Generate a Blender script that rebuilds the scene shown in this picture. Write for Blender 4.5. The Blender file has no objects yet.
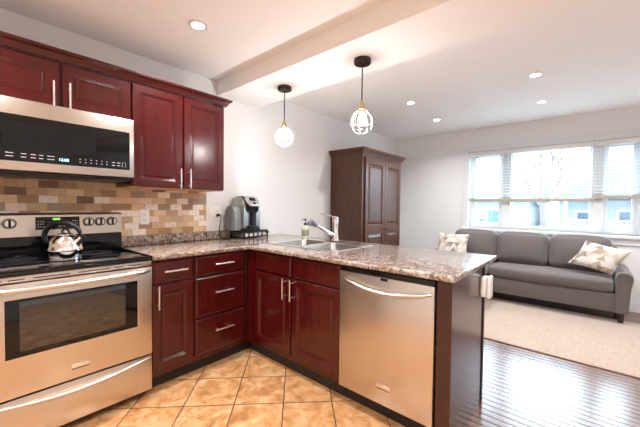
import bpy, bmesh, math, random
from mathutils import Vector, Matrix
R = math.radians
random.seed(7)
S = bpy.context.scene
COL = S.collection

# ------------------------------------------------------------------ camera
cd = bpy.data.cameras.new('camera'); cam = bpy.data.objects.new('camera', cd); COL.objects.link(cam)
cd.sensor_fit = 'HORIZONTAL'; cd.sensor_width = 36.0; cd.lens = 310.87 / 640 * 36; cd.clip_start = 0.02; cd.clip_end = 200
ya, pi_, ro = R(40.792), R(-1.516), R(0.645)
_f = Vector((math.cos(ya) * math.cos(pi_), math.sin(ya) * math.cos(pi_), math.sin(pi_)))
_r = Vector((math.sin(ya), -math.cos(ya), 0)); _u = _r.cross(_f)
r2 = math.cos(ro) * _r + math.sin(ro) * _u; u2 = -math.sin(ro) * _r + math.cos(ro) * _u
M = Matrix((r2, u2, -_f)).transposed().to_4x4(); M.translation = Vector((-0.8068, -2.7651, 1.2546))
cam.matrix_world = M
S.camera = cam

# ------------------------------------------------------------------ light levels, world, exposure
POT_KITCHEN, POT_LIVING, BULB = 9.5, 7.0, 120.0
SKY = 8.5
w = bpy.data.worlds.new('overcast_sky'); S.world = w; w.use_nodes = True
bg = w.node_tree.nodes['Background']; bg.inputs[0].default_value = (0.68, 0.85, 1.0, 1); bg.inputs[1].default_value = SKY
S.view_settings.view_transform = 'Standard'; S.view_settings.look = 'None'
S.view_settings.gamma = 1.0; S.view_settings.use_curve_mapping = False
S.view_settings.exposure = 0.95
S.cycles.use_denoising = True
S.cycles.max_bounces = 10; S.cycles.diffuse_bounces = 6; S.cycles.glossy_bounces = 5; S.cycles.transparent_max_bounces = 16

# ------------------------------------------------------------------ materials
MATS = {}
def srgb(r, g, b):
    c = lambda v: (v / 255) / 12.92 if v / 255 <= 0.04045 else ((v / 255 + 0.055) / 1.055) ** 2.4
    return (c(r), c(g), c(b), 1)
def mat(name, col=(0.8, 0.8, 0.8, 1), rough=0.5, metal=0.0, ior=1.5, emit=None, es=1.0, coat=0.0):
    m = bpy.data.materials.new(name); m.use_nodes = True
    b = m.node_tree.nodes['Principled BSDF']
    b.inputs['Base Color'].default_value = col; b.inputs['Roughness'].default_value = rough
    b.inputs['Metallic'].default_value = metal; b.inputs['IOR'].default_value = ior
    b.inputs['Coat Weight'].default_value = coat; b.inputs['Coat Roughness'].default_value = 0.2
    if emit: b.inputs['Emission Color'].default_value = emit; b.inputs['Emission Strength'].default_value = es
    MATS[name] = m
    return m
class N:
    """small node-building helper"""
    def __init__(s, m): s.t = m.node_tree; s.b = s.t.nodes['Principled BSDF']
    def n(s, typ, **kw):
        o = s.t.nodes.new(typ)
        for k, v in kw.items():
            if k == 'i':
                for a, c in v.items():
                    if hasattr(c, 'is_output'): s.t.links.new(c, o.inputs[a])
                    else: o.inputs[a].default_value = c
            else: setattr(o, k, v)
        return o
    def coord(s, scale=(1, 1, 1), rot=(0, 0, 0), loc=(0, 0, 0)):
        g = s.n('ShaderNodeNewGeometry')
        m = s.n('ShaderNodeMapping', i={'Vector': g.outputs['Position'], 'Scale': scale, 'Rotation': rot, 'Location': loc})
        return m.outputs[0]
    def noise(s, vec, scale, detail=4, rough=0.55, dist=0.0):
        return s.n('ShaderNodeTexNoise', i={'Vector': vec, 'Scale': scale, 'Detail': detail, 'Roughness': rough, 'Distortion': dist}).outputs[0]
    def ramp(s, fac, stops, interp='LINEAR'):
        r = s.n('ShaderNodeValToRGB'); s.t.links.new(fac, r.inputs[0]); e = r.color_ramp; e.interpolation = interp
        while len(e.elements) < len(stops): e.elements.new(0.5)
        for el, (p, c) in zip(e.elements, stops): el.position = p; el.color = c
        return r.outputs[0]
    def mix(s, fac, a, b, mode='MIX'):
        m = s.n('ShaderNodeMix', data_type='RGBA', blend_type=mode)
        for sock, v in ((m.inputs[0], fac), (m.inputs[6], a), (m.inputs[7], b)):
            if hasattr(v, 'is_output'): s.t.links.new(v, sock)
            else: sock.default_value = v
        return m.outputs[2]
    def math(s, op, a, b=0.0, c=0.0):
        m = s.n('ShaderNodeMath', operation=op)
        for k, v in enumerate((a, b, c)):
            if hasattr(v, 'is_output'): s.t.links.new(v, m.inputs[k])
            else: m.inputs[k].default_value = v
        return m.outputs[0]
    def base(s, c): s.t.links.new(c, s.b.inputs['Base Color'])
    def rough(s, c): s.t.links.new(c, s.b.inputs['Roughness'])
    def bump(s, h, strength=0.2, dist=0.002):
        b = s.n('ShaderNodeBump', i={'Height': h, 'Strength': strength, 'Distance': dist}); s.t.links.new(b.outputs[0], s.b.inputs['Normal'])

def wood(name, dark, light, rough, stretch=(14, 14, 1.2), coat=0.0, scale=2.2, ior=1.5):
    m = mat(name, rough=rough, coat=coat, ior=ior); k = N(m)
    v = k.coord(scale=stretch)
    f = k.noise(v, scale, 5, 0.5, 0.8)
    f2 = k.noise(k.coord(), 3.0, 2)
    c = k.ramp(f, [(0.3, dark), (0.72, light)])
    k.base(k.mix(k.math('MULTIPLY', f2, 0.35), c, dark))
    return m
def steel(name, col, rough, axis):
    m = mat(name, col=col, rough=rough, metal=1.0); k = N(m)
    sc = {'x': (1, 160, 160), 'y': (160, 1, 160)}[axis]
    f = k.noise(k.coord(scale=sc), 4.0, 2)
    k.rough(k.math('MULTIPLY_ADD', f, 0.10, rough - 0.05)); k.bump(f, 0.03, 0.0005)
    return m

CHERRY = wood('cherry_stained_wood', srgb(60, 5, 6), srgb(76, 10, 8), 0.22, coat=0.15)
CHERRY_END = wood('cherry_end_panel_wood', srgb(40, 10, 10), srgb(62, 17, 14), 0.22, coat=0.4)
WALNUT = wood('walnut_stained_wood', srgb(60, 32, 17), srgb(98, 58, 33), 0.32, stretch=(18, 18, 1.6), coat=0.1)
MAPLE = wood('maple_ply', srgb(190, 140, 90), srgb(214, 170, 118), 0.5)
STEEL_X = steel('brushed_stainless_steel', (0.62, 0.56, 0.50, 1), 0.30, 'x')
STEEL_Y = steel('brushed_stainless_steel_front', (0.62, 0.56, 0.50, 1), 0.30, 'y')
NICKEL = mat('satin_nickel', (0.85, 0.82, 0.78, 1), 0.28, 1.0)
CHROME = mat('polished_chrome', (0.88, 0.87, 0.86, 1), 0.06, 1.0)
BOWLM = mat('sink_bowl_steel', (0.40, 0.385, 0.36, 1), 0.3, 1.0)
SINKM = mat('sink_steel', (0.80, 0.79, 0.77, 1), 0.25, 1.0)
BLACKG = mat('black_glass', (0.004, 0.004, 0.0045, 1), 0.05, ior=1.42)
OVENG = mat('oven_window_glass', (0.012, 0.008, 0.005, 1), 0.03, ior=1.85)
SCREENG = mat('microwave_screen_mesh', (0.010, 0.010, 0.011, 1), 0.25, ior=1.3)
BLACKP = mat('black_plastic', (0.008, 0.008, 0.009, 1), 0.32, ior=1.35)
DARKG = mat('dark_enamel', (0.03, 0.03, 0.032, 1), 0.4)
RINGM = mat('burner_print', (0.06, 0.06, 0.063, 1), 0.15)
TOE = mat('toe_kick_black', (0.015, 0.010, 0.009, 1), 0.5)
WALL = mat('painted_wall', srgb(230, 230, 230), 0.7)
CEIL = mat('ceiling_paint', srgb(247, 246, 245), 0.8)
TRIMW = mat('white_trim_paint', srgb(222, 226, 228), 0.35)
PLAST = mat('white_plastic', srgb(240, 238, 234), 0.3)
MARK = mat('print_white', srgb(190, 190, 190), 0.5)
SLOT = mat('slot_dark', (0.02, 0.02, 0.02, 1), 0.6)
BRONZE = mat('dark_bronze', srgb(52, 45, 40), 0.4, 0.6)
BRASS = mat('aged_brass', srgb(190, 165, 120), 0.3, 1.0)
WIRE = mat('pale_wire', srgb(225, 220, 210), 0.3, 0.7)
BULBM = mat('bulb_lit', (1, 1, 1, 1), 0.4, emit=(.98, 0.98, 1.0, 1), es=BULB)
LENSK = mat('kitchen_lamp_lens', (1, 1, 1, 1), 0.4, emit=(1.0, 0.93, 0.84, 1), es=12.0)
LENSL = mat('living_lamp_lens', (1, 1, 1, 1), 0.4, emit=(1.0, 0.95, 0.90, 1), es=12.0)
BLUE_D = mat('blue_digits', (0, 0, 0, 1), 0.4, emit=(0.35, 0.75, 1.0, 1), es=3.0)
GREEN_D = mat('green_digits', (0, 0, 0, 1), 0.4, emit=(0.35, 1.0, 0.10, 1), es=2.0)
SLATM = mat('blind_slat_white', srgb(240, 242, 242), 0.45)
RAILM = mat('blind_rail_cream', srgb(176, 164, 150), 0.5)
TANKM = mat('smoky_tank', srgb(120, 122, 124), 0.2)
PODW = mat('pod_cup_white', srgb(232, 230, 224), 0.4)
GREENS = mat('soap_pale_green', srgb(206, 210, 182), 0.25)
LABELM = mat('soap_label', srgb(132, 140, 116), 0.5)

def build_mats():
    # floor tile, laid diagonally
    m = mat('floor_tile_ceramic', rough=0.22, coat=0.3); k = N(m)
    v = k.coord(rot=(0, 0, R(-45)))       # x' = u (x+y), y' = -(x-y)
    sep = k.n('ShaderNodeSeparateXYZ', i={0: v}).outputs
    P = 0.308
    def cell(s, off):
        a = k.math('DIVIDE', k.math('ADD', s, off), P)
        fr = k.math('FRACT', a); fl = k.math('FLOOR', a)
        d = k.math('MINIMUM', fr, k.math('SUBTRACT', 1.0, fr))
        return d, fl
    return m, k, sep, P, cell
TILE, _k, _sep, _P, _cell = build_mats()
def finish_tile():
    k = _k
    g = k.n('ShaderNodeNewGeometry'); xyz = k.n('ShaderNodeSeparateXYZ', i={0: g.outputs['Position']}).outputs
    u = k.math('MULTIPLY', k.math('ADD', xyz[0], xyz[1]), 0.70711); v = k.math('MULTIPLY', k.math('SUBTRACT', xyz[0], xyz[1]), 0.70711)
    du, fu = _cell(u, 0.27 + 20 * _P); dv, fv = _cell(v, -0.385 + 20 * _P)
    d = k.math('MINIMUM', du, dv)
    grout = k.math('LESS_THAN', d, 0.0115)
    cid = k.n('ShaderNodeCombineXYZ', i={0: fu, 1: fv}).outputs[0]
    rnd = k.n('ShaderNodeTexWhiteNoise', noise_dimensions='3D', i={0: cid}).outputs
    off = k.n('ShaderNodeVectorMath', operation='SCALE', i={0: cid, 3: 3.7}).outputs[0]
    pos = k.n('ShaderNodeVectorMath', operation='ADD', i={0: g.outputs['Position'], 1: off}).outputs[0]
    n1 = k.noise(pos, 9.0, 7, 0.62, 0.8)
    n2 = k.noise(pos, 2.6, 3, 0.5)
    c = k.ramp(n1, [(0.32, srgb(146, 94, 54)), (0.48, srgb(192, 142, 94)), (0.64, srgb(218, 180, 136))])
    c = k.mix(k.math('MULTIPLY', n2, 0.4), c, srgb(186, 132, 82))
    c = k.mix(k.math('MULTIPLY', rnd[0], 0.18), c, srgb(172, 118, 72))
    k.base(k.mix(grout, c, srgb(74, 48, 30)))
    k.rough(k.math('MULTIPLY_ADD', grout, 0.5, 0.22))
    k.bump(k.math('SUBTRACT', k.math('MULTIPLY', n1, 0.25), grout), 0.25, 0.002)
finish_tile()

def plank_floor():
    m = mat('dark_plank_floor', rough=0.2, ior=2.5); k = N(m)
    g = k.n('ShaderNodeNewGeometry'); p = k.n('ShaderNodeSeparateXYZ', i={0: g.outputs['Position']}).outputs
    W = 0.057
    a = k.math('DIVIDE', p[0], W); fl = k.math('FLOOR', a); fr = k.math('FRACT', a)
    rr = k.n('ShaderNodeTexWhiteNoise', noise_dimensions='1D', i={'W': fl}).outputs[0]
    b = k.math('DIVIDE', k.math('ADD', p[1], k.math('MULTIPLY', rr, 3.0)), 0.9); fb = k.math('FRACT', b); flb = k.math('FLOOR', b)
    gap = k.math('MAXIMUM', k.math('LESS_THAN', fr, 0.05), k.math('LESS_THAN', fb, 0.004))
    cid = k.n('ShaderNodeCombineXYZ', i={0: fl, 1: flb}).outputs[0]
    r3 = k.n('ShaderNodeTexWhiteNoise', noise_dimensions='3D', i={0: cid}).outputs[0]
    n = k.noise(k.coord(scale=(22, 1.4, 1)), 3.0, 6, 0.6, 0.5)
    c = k.ramp(n, [(0.3, srgb(84, 48, 32)), (0.7, srgb(134, 84, 58))])
    c = k.mix(k.math('MULTIPLY', r3, 0.5), c, srgb(76, 44, 32))
    k.base(k.mix(gap, c, srgb(28, 16, 12)))
    h = k.math('SUBTRACT', k.math('MULTIPLY', n, 0.15), gap)
    cup = k.math('MULTIPLY', k.math('SINE', k.math('MULTIPLY', fr, 3.14159)), 0.35)
    k.bump(k.math('ADD', h, cup), 0.3, 0.002)
    bevel = k.math('MINIMUM', k.math('MULTIPLY', k.math('MINIMUM', fr, k.math('SUBTRACT', 1.0, fr)), 5.0), 1.0)   # reflection dimmed toward board edges, standing in for shading of bevels
    k.t.links.new(k.math('MULTIPLY_ADD', bevel, 0.62, 0.08), k.b.inputs['Specular IOR Level'])
    k.rough(k.math('MULTIPLY_ADD', n, 0.10, 0.17))
    return m
PLANK = plank_floor()

def stone_counter():
    m = mat('granite_look_laminate', rough=0.13, coat=0.4); k = N(m)
    v = k.coord()
    n0 = k.noise(v, 4.5, 5, 0.6, 1.2)
    n1 = k.noise(v, 26, 6, 0.7, 0.6)
    vo = k.n('ShaderNodeTexVoronoi', i={'Vector': v, 'Scale': 75.0, 'Randomness': 1.0}).outputs
    cell = k.n('ShaderNodeSeparateColor', i={0: vo['Color']}).outputs[0]
    c = k.ramp(n1, [(0.30, srgb(44, 34, 32)), (0.43, srgb(106, 82, 70)), (0.50, srgb(160, 134, 116)), (0.58, srgb(204, 190, 176)), (0.70, srgb(226, 220, 212))])
    c = k.mix(k.ramp(n0, [(0.45, (0, 0, 0, 1)), (0.65, (.6, .6, .6, 1))]), c, srgb(150, 104, 76))
    sp = k.ramp(cell, [(0.0, srgb(38, 30, 30)), (0.20, srgb(96, 70, 58)), (0.36, srgb(170, 140, 118)), (0.62, srgb(150, 144, 140)), (0.80, srgb(222, 214, 204))], 'CONSTANT')
    k.base(k.mix(0.22, k.mix(0.42, c, sp), srgb(70, 56, 50)))
    return m
STONE = stone_counter()

def backsplash():
    m = mat('stone_mosaic_tile', rough=0.38); k = N(m)
    g = k.n('ShaderNodeNewGeometry'); p = k.n('ShaderNodeSeparateXYZ', i={0: g.outputs['Position']}).outputs
    W, H = 0.1015, 0.0508
    b = k.math('DIVIDE', k.math('SUBTRACT', p[2], 0.995 - 2 * H), H); row = k.math('FLOOR', b); fb = k.math('FRACT', b)
    rof = k.n('ShaderNodeTexWhiteNoise', noise_dimensions='1D', i={'W': k.math('ADD', row, 7.0)}).outputs[0]
    sh = k.math('ADD', k.math('MULTIPLY', k.math('MODULO', row, 2.0), 0.5), k.math('MULTIPLY', rof, 0.18))
    a = k.math('ADD', k.math('ADD', k.math('DIVIDE', p[0], W), 40.0), sh); ca = k.math('FLOOR', a); fa = k.math('FRACT', a)
    da = k.math('MULTIPLY', k.math('MINIMUM', fa, k.math('SUBTRACT', 1.0, fa)), W); db = k.math('MULTIPLY', k.math('MINIMUM', fb, k.math('SUBTRACT', 1.0, fb)), H)
    gap = k.math('LESS_THAN', k.math('MINIMUM', da, db), 0.0007)
    cid = k.n('ShaderNodeCombineXYZ', i={0: ca, 1: row, 2: 3.3}).outputs[0]
    r = k.n('ShaderNodeTexWhiteNoise', noise_dimensions='3D', i={0: cid}).outputs[0]
    c = k.ramp(r, [(0.0, srgb(104, 72, 46)), (0.08, srgb(190, 152, 114)), (0.24, srgb(210, 174, 134)), (0.40, srgb(196, 162, 128)), (0.50, srgb(152, 132, 110)),
                   (0.58, srgb(226, 194, 154)), (0.68, srgb(244, 232, 218)), (0.82, srgb(234, 208, 190)), (0.90, srgb(160, 122, 82))], 'CONSTANT')
    off = k.n('ShaderNodeVectorMath', operation='SCALE', i={0: cid, 3: 2.3}).outputs[0]
    pos = k.n('ShaderNodeVectorMath', operation='ADD', i={0: g.outputs['Position'], 1: off}).outputs[0]
    n = k.noise(pos, 38, 5, 0.65, 0.7)
    c = k.mix(k.math('MULTIPLY', k.math('GREATER_THAN', n, 0.58), 0.25), c, srgb(140, 104, 74))
    c = k.mix(k.math('MULTIPLY', n, 0.15), c, srgb(226, 200, 170))
    k.base(k.mix(gap, c, srgb(130, 104, 80)))
    k.bump(k.math('SUBTRACT', k.math('MULTIPLY', n, 0.3), gap), 0.25, 0.001)
    return m
MOSAIC = backsplash()

def fabric(name, c1, c2, scale=220):
    m = mat(name, rough=0.85); k = N(m)
    n = k.noise(k.coord(), scale, 3); n2 = k.noise(k.coord(), 7, 3)
    c = k.ramp(n, [(0.3, c1), (0.7, c2)])
    k.base(k.mix(k.math('MULTIPLY', n2, 0.25), c, c1)); k.bump(n, 0.25, 0.002)
    k.b.inputs['Sheen Weight'].default_value = 0.25
    return m
SOFAF = fabric('grey_upholstery', srgb(84, 77, 76), srgb(112, 104, 101))
RUGM = fabric('cream_rug_pile', srgb(156, 134, 118), srgb(184, 165, 150), 60)
LEGW = mat('dark_sofa_leg', srgb(58, 42, 34), 0.5)

def triangle_fabric(seed, n=5.0):
    m = mat('triangle_print_cushion', rough=0.85); k = N(m)
    tc = k.n('ShaderNodeUVMap')
    p = k.n('ShaderNodeSeparateXYZ', i={0: tc.outputs[0]}).outputs
    a = k.math('MULTIPLY', p[0], n); b = k.math('MULTIPLY', p[1], n)
    fa, fb = k.math('FRACT', a), k.math('FRACT', b)
    t = k.math('GREATER_THAN', k.math('ABSOLUTE', k.math('SUBTRACT', k.math('MULTIPLY', fa, 2.0), 1.0)), fb)
    sx = k.math('FLOOR', k.math('ADD', a, k.math('MULTIPLY', t, 0.5)))
    cid = k.n('ShaderNodeCombineXYZ', i={0: k.math('ADD', sx, seed), 1: k.math('FLOOR', b), 2: t}).outputs[0]
    r = k.n('ShaderNodeTexWhiteNoise', noise_dimensions='3D', i={0: cid}).outputs[0]
    c = k.ramp(r, [(0.0, srgb(218, 212, 206)), (0.38, srgb(150, 140, 132)), (0.5, srgb(204, 192, 174)), (0.66, srgb(180, 164, 142)), (0.74, srgb(222, 218, 214)), (0.95, srgb(118, 108, 100))], 'CONSTANT')
    k.base(c)
    return m
def pane_mat():
    m = bpy.data.materials.new('window_glass'); m.use_nodes = True; t = m.node_tree; t.nodes.clear()
    o = t.nodes.new('ShaderNodeOutputMaterial'); mx = t.nodes.new('ShaderNodeMixShader'); tr = t.nodes.new('ShaderNodeBsdfTransparent'); gl = t.nodes.new('ShaderNodeBsdfGlossy')
    tr.inputs[0].default_value = (0.95, 0.98, 0.98, 1); gl.inputs['Roughness'].default_value = 0.02; mx.inputs[0].default_value = 0.06
    t.links.new(tr.outputs[0], mx.inputs[1]); t.links.new(gl.outputs[0], mx.inputs[2]); t.links.new(mx.outputs[0], o.inputs[0])
    return m
PANE = pane_mat()

# ------------------------------------------------------------------ geometry helpers
class B:
    def __init__(s): s.bm = bmesh.new()
    def _add(s, t):
        me = bpy.data.meshes.new('tmp'); t.to_mesh(me); t.free(); s.bm.from_mesh(me); bpy.data.meshes.remove(me)
    def box(s, x0, x1, y0, y1, z0, z1, bev=0.0, seg=2, rot=None, piv=None):
        x0, x1 = sorted((x0, x1)); y0, y1 = sorted((y0, y1)); z0, z1 = sorted((z0, z1))
        t = bmesh.new(); bmesh.ops.create_cube(t, size=1.0)
        for v in t.verts: v.co = Vector((x0 + (v.co.x + .5) * (x1 - x0), y0 + (v.co.y + .5) * (y1 - y0), z0 + (v.co.z + .5) * (z1 - z0)))
        if bev > 0: bmesh.ops.bevel(t, geom=t.edges[:], offset=bev, segments=seg, profile=0.5, affect='EDGES')
        if rot is not None:
            c = Vector(piv) if piv else Vector(((x0 + x1) / 2, (y0 + y1) / 2, (z0 + z1) / 2))
            for v in t.verts: v.co = c + rot @ (v.co - c)
        s._add(t); return s
    def cyl(s, p0, p1, r0, r1=None, seg=24):
        return s.tube([p0, p1], [r0, r0 if r1 is None else r1], seg)
    def tube(s, pts, rad, seg=10, closed=False, flat=1.0):
        pts = [Vector(p) for p in pts]; n = len(pts)
        rad = rad if isinstance(rad, (list, tuple)) else [rad] * n
        bm = s.bm; rings = []; prev = None
        for i, p in enumerate(pts):
            if closed: d = pts[(i + 1) % n] - pts[i - 1]
            else: d = pts[min(i + 1, n - 1)] - pts[max(i - 1, 0)]
            d.normalize()
            if prev is None:
                a = Vector((0, 0, 1)) if abs(d.z) < 0.9 else Vector((1, 0, 0))
                prev = (a - d * a.dot(d)).normalized()
            else: prev = (prev - d * prev.dot(d)).normalized()
            q = d.cross(prev)
            rings.append([bm.verts.new(p + (prev * math.cos(2 * math.pi * j / seg) * flat + q * math.sin(2 * math.pi * j / seg)) * rad[i]) for j in range(seg)])
        m = n if closed else n - 1
        for i in range(m):
            a, b = rings[i], rings[(i + 1) % n]
            for j in range(seg): bm.faces.new((a[j], a[(j + 1) % seg], b[(j + 1) % seg], b[j]))
        if not closed: bm.faces.new(rings[0][::-1]); bm.faces.new(rings[-1])
        return s
    def lathe(s, prof, c=(0, 0, 0), seg=32, rot=None):
        c = Vector(c); bm = s.bm; rings = []
        for r, z in prof:
            ring = []
            for j in range(seg):
                a = 2 * math.pi * j / seg; v = Vector((max(r, 1e-5) * math.cos(a), max(r, 1e-5) * math.sin(a), z))
                if rot is not None: v = rot @ v
                ring.append(bm.verts.new(c + v))
            rings.append(ring)
        for a, b in zip(rings, rings[1:]):
            for j in range(seg): bm.faces.new((a[j], a[(j + 1) % seg], b[(j + 1) % seg], b[j]))
        bm.faces.new(rings[0][::-1]); bm.faces.new(rings[-1])
        return s
    def ball(s, c, r, sc=(1, 1, 1), seg=20):
        t = bmesh.new(); bmesh.ops.create_uvsphere(t, u_segments=seg, v_segments=seg // 2, radius=r)
        for v in t.verts: v.co = Vector(c) + Vector((v.co.x * sc[0], v.co.y * sc[1], v.co.z * sc[2]))
        s._add(t); return s
    def rings(s, F, u0, u1, w0, w1, steps):
        bm = s.bm; prev = None
        for i, (ins, n) in enumerate(steps):
            r = [bm.verts.new(F(u, ww, n)) for u, ww in ((u0 + ins, w0 + ins), (u1 - ins, w0 + ins), (u1 - ins, w1 - ins), (u0 + ins, w1 - ins))]
            if prev:
                for j in range(4): bm.faces.new((prev[j], prev[(j + 1) % 4], r[(j + 1) % 4], r[j]))
            else: bm.faces.new(r[::-1])
            prev = r
        bm.faces.new(prev); return s
    def prism(s, poly, fn, a, b):
        """poly of 2-D points, fn(p, q, t) -> point, extruded from t=a to t=b"""
        bm = s.bm; A = [bm.verts.new(fn(p, q, a)) for p, q in poly]; Bv = [bm.verts.new(fn(p, q, b)) for p, q in poly]
        n = len(poly)
        for j in range(n): bm.faces.new((A[j], A[(j + 1) % n], Bv[(j + 1) % n], Bv[j]))
        bm.faces.new(A[::-1]); bm.faces.new(Bv); return s
    def pad(s, c, size, r=0.05, bulge=(0, 0, 0), n=10, rot=None, taper=None):
        """soft rounded cushion block"""
        t = bmesh.new(); bmesh.ops.create_cube(t, size=2.0)
        bmesh.ops.subdivide_edges(t, edges=t.edges[:], cuts=n, use_grid_fill=True)
        h = Vector(size) / 2
        for v in t.verts:
            p = Vector((v.co.x * h.x, v.co.y * h.y, v.co.z * h.z))
            q = Vector([max(-(h[i] - r), min(h[i] - r, p[i])) for i in range(3)])
            d = p - q
            if d.length > 1e-9: p = q + d.normalized() * min(r, d.length) if sum(1 for i in range(3) if abs(d[i]) > 1e-9) > 1 else p
            f = [1 - v.co[i] ** 2 for i in range(3)]
            for i in range(3):
                o = [f[j] for j in range(3) if j != i]
                p[i] += math.copysign(bulge[i] * o[0] * o[1], v.co[i]) if abs(v.co[i]) > 0.99 else 0
            if taper: p = taper(p, h)
            if rot is not None: p = rot @ p
            v.co = Vector(c) + p
        s._add(t); return s
    def text(s, txt, size, F, u, w, n=0.0006, depth=0.0003):
        cu = bpy.data.curves.new('t', 'FONT'); cu.body = txt; cu.size = size; cu.align_x = 'CENTER'; cu.align_y = 'CENTER'; cu.extrude = depth
        o = bpy.data.objects.new('t', cu); COL.objects.link(o)
        me = bpy.data.meshes.new_from_object(o); bpy.data.objects.remove(o); bpy.data.curves.remove(cu)
        t = bmesh.new(); t.from_mesh(me); bpy.data.meshes.remove(me)
        for v in t.verts: v.co = F(u + v.co.x, w + v.co.y, n + v.co.z)
        s._add(t); return s

def FY(y):            # a face looking towards -y : u along +x
    return lambda u, w_, n: Vector((u, y - n, w_))
def FX(x):            # a face looking towards -x : u along -y (so pass -y values)
    return lambda u, w_, n: Vector((x - n, -u, w_))

BASE = {}
def link(name, data): o = bpy.data.objects.new(name, data); COL.objects.link(o); return o
def thing(name, label, cat, loc=(0, 0, 0), group=None):
    o = link(name, None); o.location = loc; o.empty_display_size = 0.1; o['label'] = label; o['category'] = cat
    if group: o['group'] = group
    BASE[o.name] = Vector(loc); return o
def obj(name, b, m, parent=None, loc=None, smooth=True, label=None, ang=35):
    bm = b.bm; bmesh.ops.recalc_face_normals(bm, faces=bm.faces[:])
    base = BASE[parent.name] if parent else Vector(loc or (0, 0, 0))
    for v in bm.verts: v.co -= base
    for f in bm.faces: f.smooth = smooth
    if smooth:
        for e in bm.edges:
            if len(e.link_faces) == 2 and e.calc_face_angle(0) > R(ang): e.smooth = False
    me = bpy.data.meshes.new(name); bm.to_mesh(me); bm.free()
    o = link(name, me)
    if m: me.materials.append(m)
    if parent: o.parent = parent
    else: o.location = base
    BASE[o.name] = base
    if label: o['label'] = label
    return o
def tag(o, label, cat, group=None):
    o['label'] = label; o['category'] = cat
    if group: o['group'] = group
    return o
def struct(name, b, m, parent=None, smooth=False):
    o = obj(name, b, m, parent, smooth=smooth); o['kind'] = 'structure'; return o
def clone(root, loc, label, group):
    r = root.copy(); COL.objects.link(r); r.location = loc; r['label'] = label; r['group'] = group
    for ch in root.children:
        c = ch.copy(); COL.objects.link(c); c.parent = r
        for g in ch.children:
            d = g.copy(); COL.objects.link(d); d.parent = c
    return r
UV = lambda *a: Vector(a)

# ------------------------------------------------------------------ room shell
XB, XF, YR, ZK, ZL, ZB = -2.9, 4.543, -4.7, 2.445, 2.49, 2.307
BK0, BK1 = 0.842, 1.322
XT = 0.96
struct('floor', B().box(XB, XT, YR, 0, -0.1, 0), TILE)
struct('floor.001', B().box(XT, XF, YR, 0, -0.1, 0), PLANK)
struct('ceiling', B().box(XB - .15, BK0, YR - .15, .15, ZK, ZK + .2), CEIL)
struct('ceiling.001', B().box(BK1, XF + .2, YR - .15, .15, ZL, ZL + .2), CEIL)
struct('ceiling_bulkhead', B().box(BK0, BK1, YR - .15, .15, ZB, ZL + .2), CEIL)
struct('wall_left', B().box(XB - .15, XF + .2, 0, .15, -.1, ZL), WALL)
struct('wall_right', B().box(XB - .15, XF + .2, YR - .15, YR, -.1, ZL), WALL)
# far wall with the window opening
WY0, WY1, WZ0, WZ1 = -3.25, -1.30, 0.925, 2.125
b = B(); b.box(XF, XF + .2, WY1, 0, -.1, ZL); b.box(XF, XF + .2, YR, WY0, -.1, ZL)
b.box(XF, XF + .2, WY0, WY1, -.1, WZ0); b.box(XF, XF + .2, WY0, WY1, WZ1, ZL)
struct('wall_far', b, WALL)
struct('wall_back', B().box(XB - .15, XB, YR, 0, -.1, ZL), WALL)
struct('baseboard_far', B().box(XF - .016, XF, YR, 0, 0, .10).box(XF - .010, XF, YR, 0, .10, .115), TRIMW)
struct('baseboard_left', B().box(1.72, XF - .016, -.016, 0, 0, .10).box(1.72, XF - .016, -.010, 0, .10, .115), TRIMW)
struct('baseboard_right', B().box(XB, XF - .016, YR, YR + .016, 0, .115), TRIMW)
struct('backsplash', B().box(-1.6, .729, -.008, 0, .90, 1.46), MOSAIC)

# window
cas = .085
b = B()
b.box(XF - .018, XF, WY1, WY1 + cas, WZ0 - .04, WZ1 + cas, .003); b.box(XF - .018, XF, WY0 - cas, WY0, WZ0 - .04, WZ1 + cas, .003)
b.box(XF - .018, XF, WY0, WY1, WZ1, WZ1 + cas, .003); b.box(XF - .018, XF, WY0 - cas, WY1 + cas, WZ0 - .12, WZ0 - .04, .003)
win = struct('window_1', b, TRIMW); win['label'] = 'wide white three pane window above the grey sofa'
struct('window_sill', B().box(XF - .05, XF + .13, WY0 - cas, WY1 + cas, WZ0 - .04, WZ0, .004), TRIMW, win)
xo0, xo1 = XF + .10, XF + .16
M1, M2 = -1.815, -2.845           # mullions
b = B()
b.box(xo0, xo1, WY1 - .035, WY1, WZ0, WZ1); b.box(xo0, xo1, WY0, WY0 + .035, WZ0, WZ1); b.box(xo0, xo1, WY0 + .035, WY1 - .035, WZ1 - .04, WZ1); b.box(xo0, xo1, WY0 + .035, WY1 - .035, WZ0, WZ0 + .04)
struct('window_frame', b, TRIMW, win)
for m_ in (M1, M2): struct('window_mullion', B().box(xo0 - .03, xo1, m_ - .06, m_ + .06, WZ0 + .001, WZ1 - .001, .004), TRIMW, win)
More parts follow.
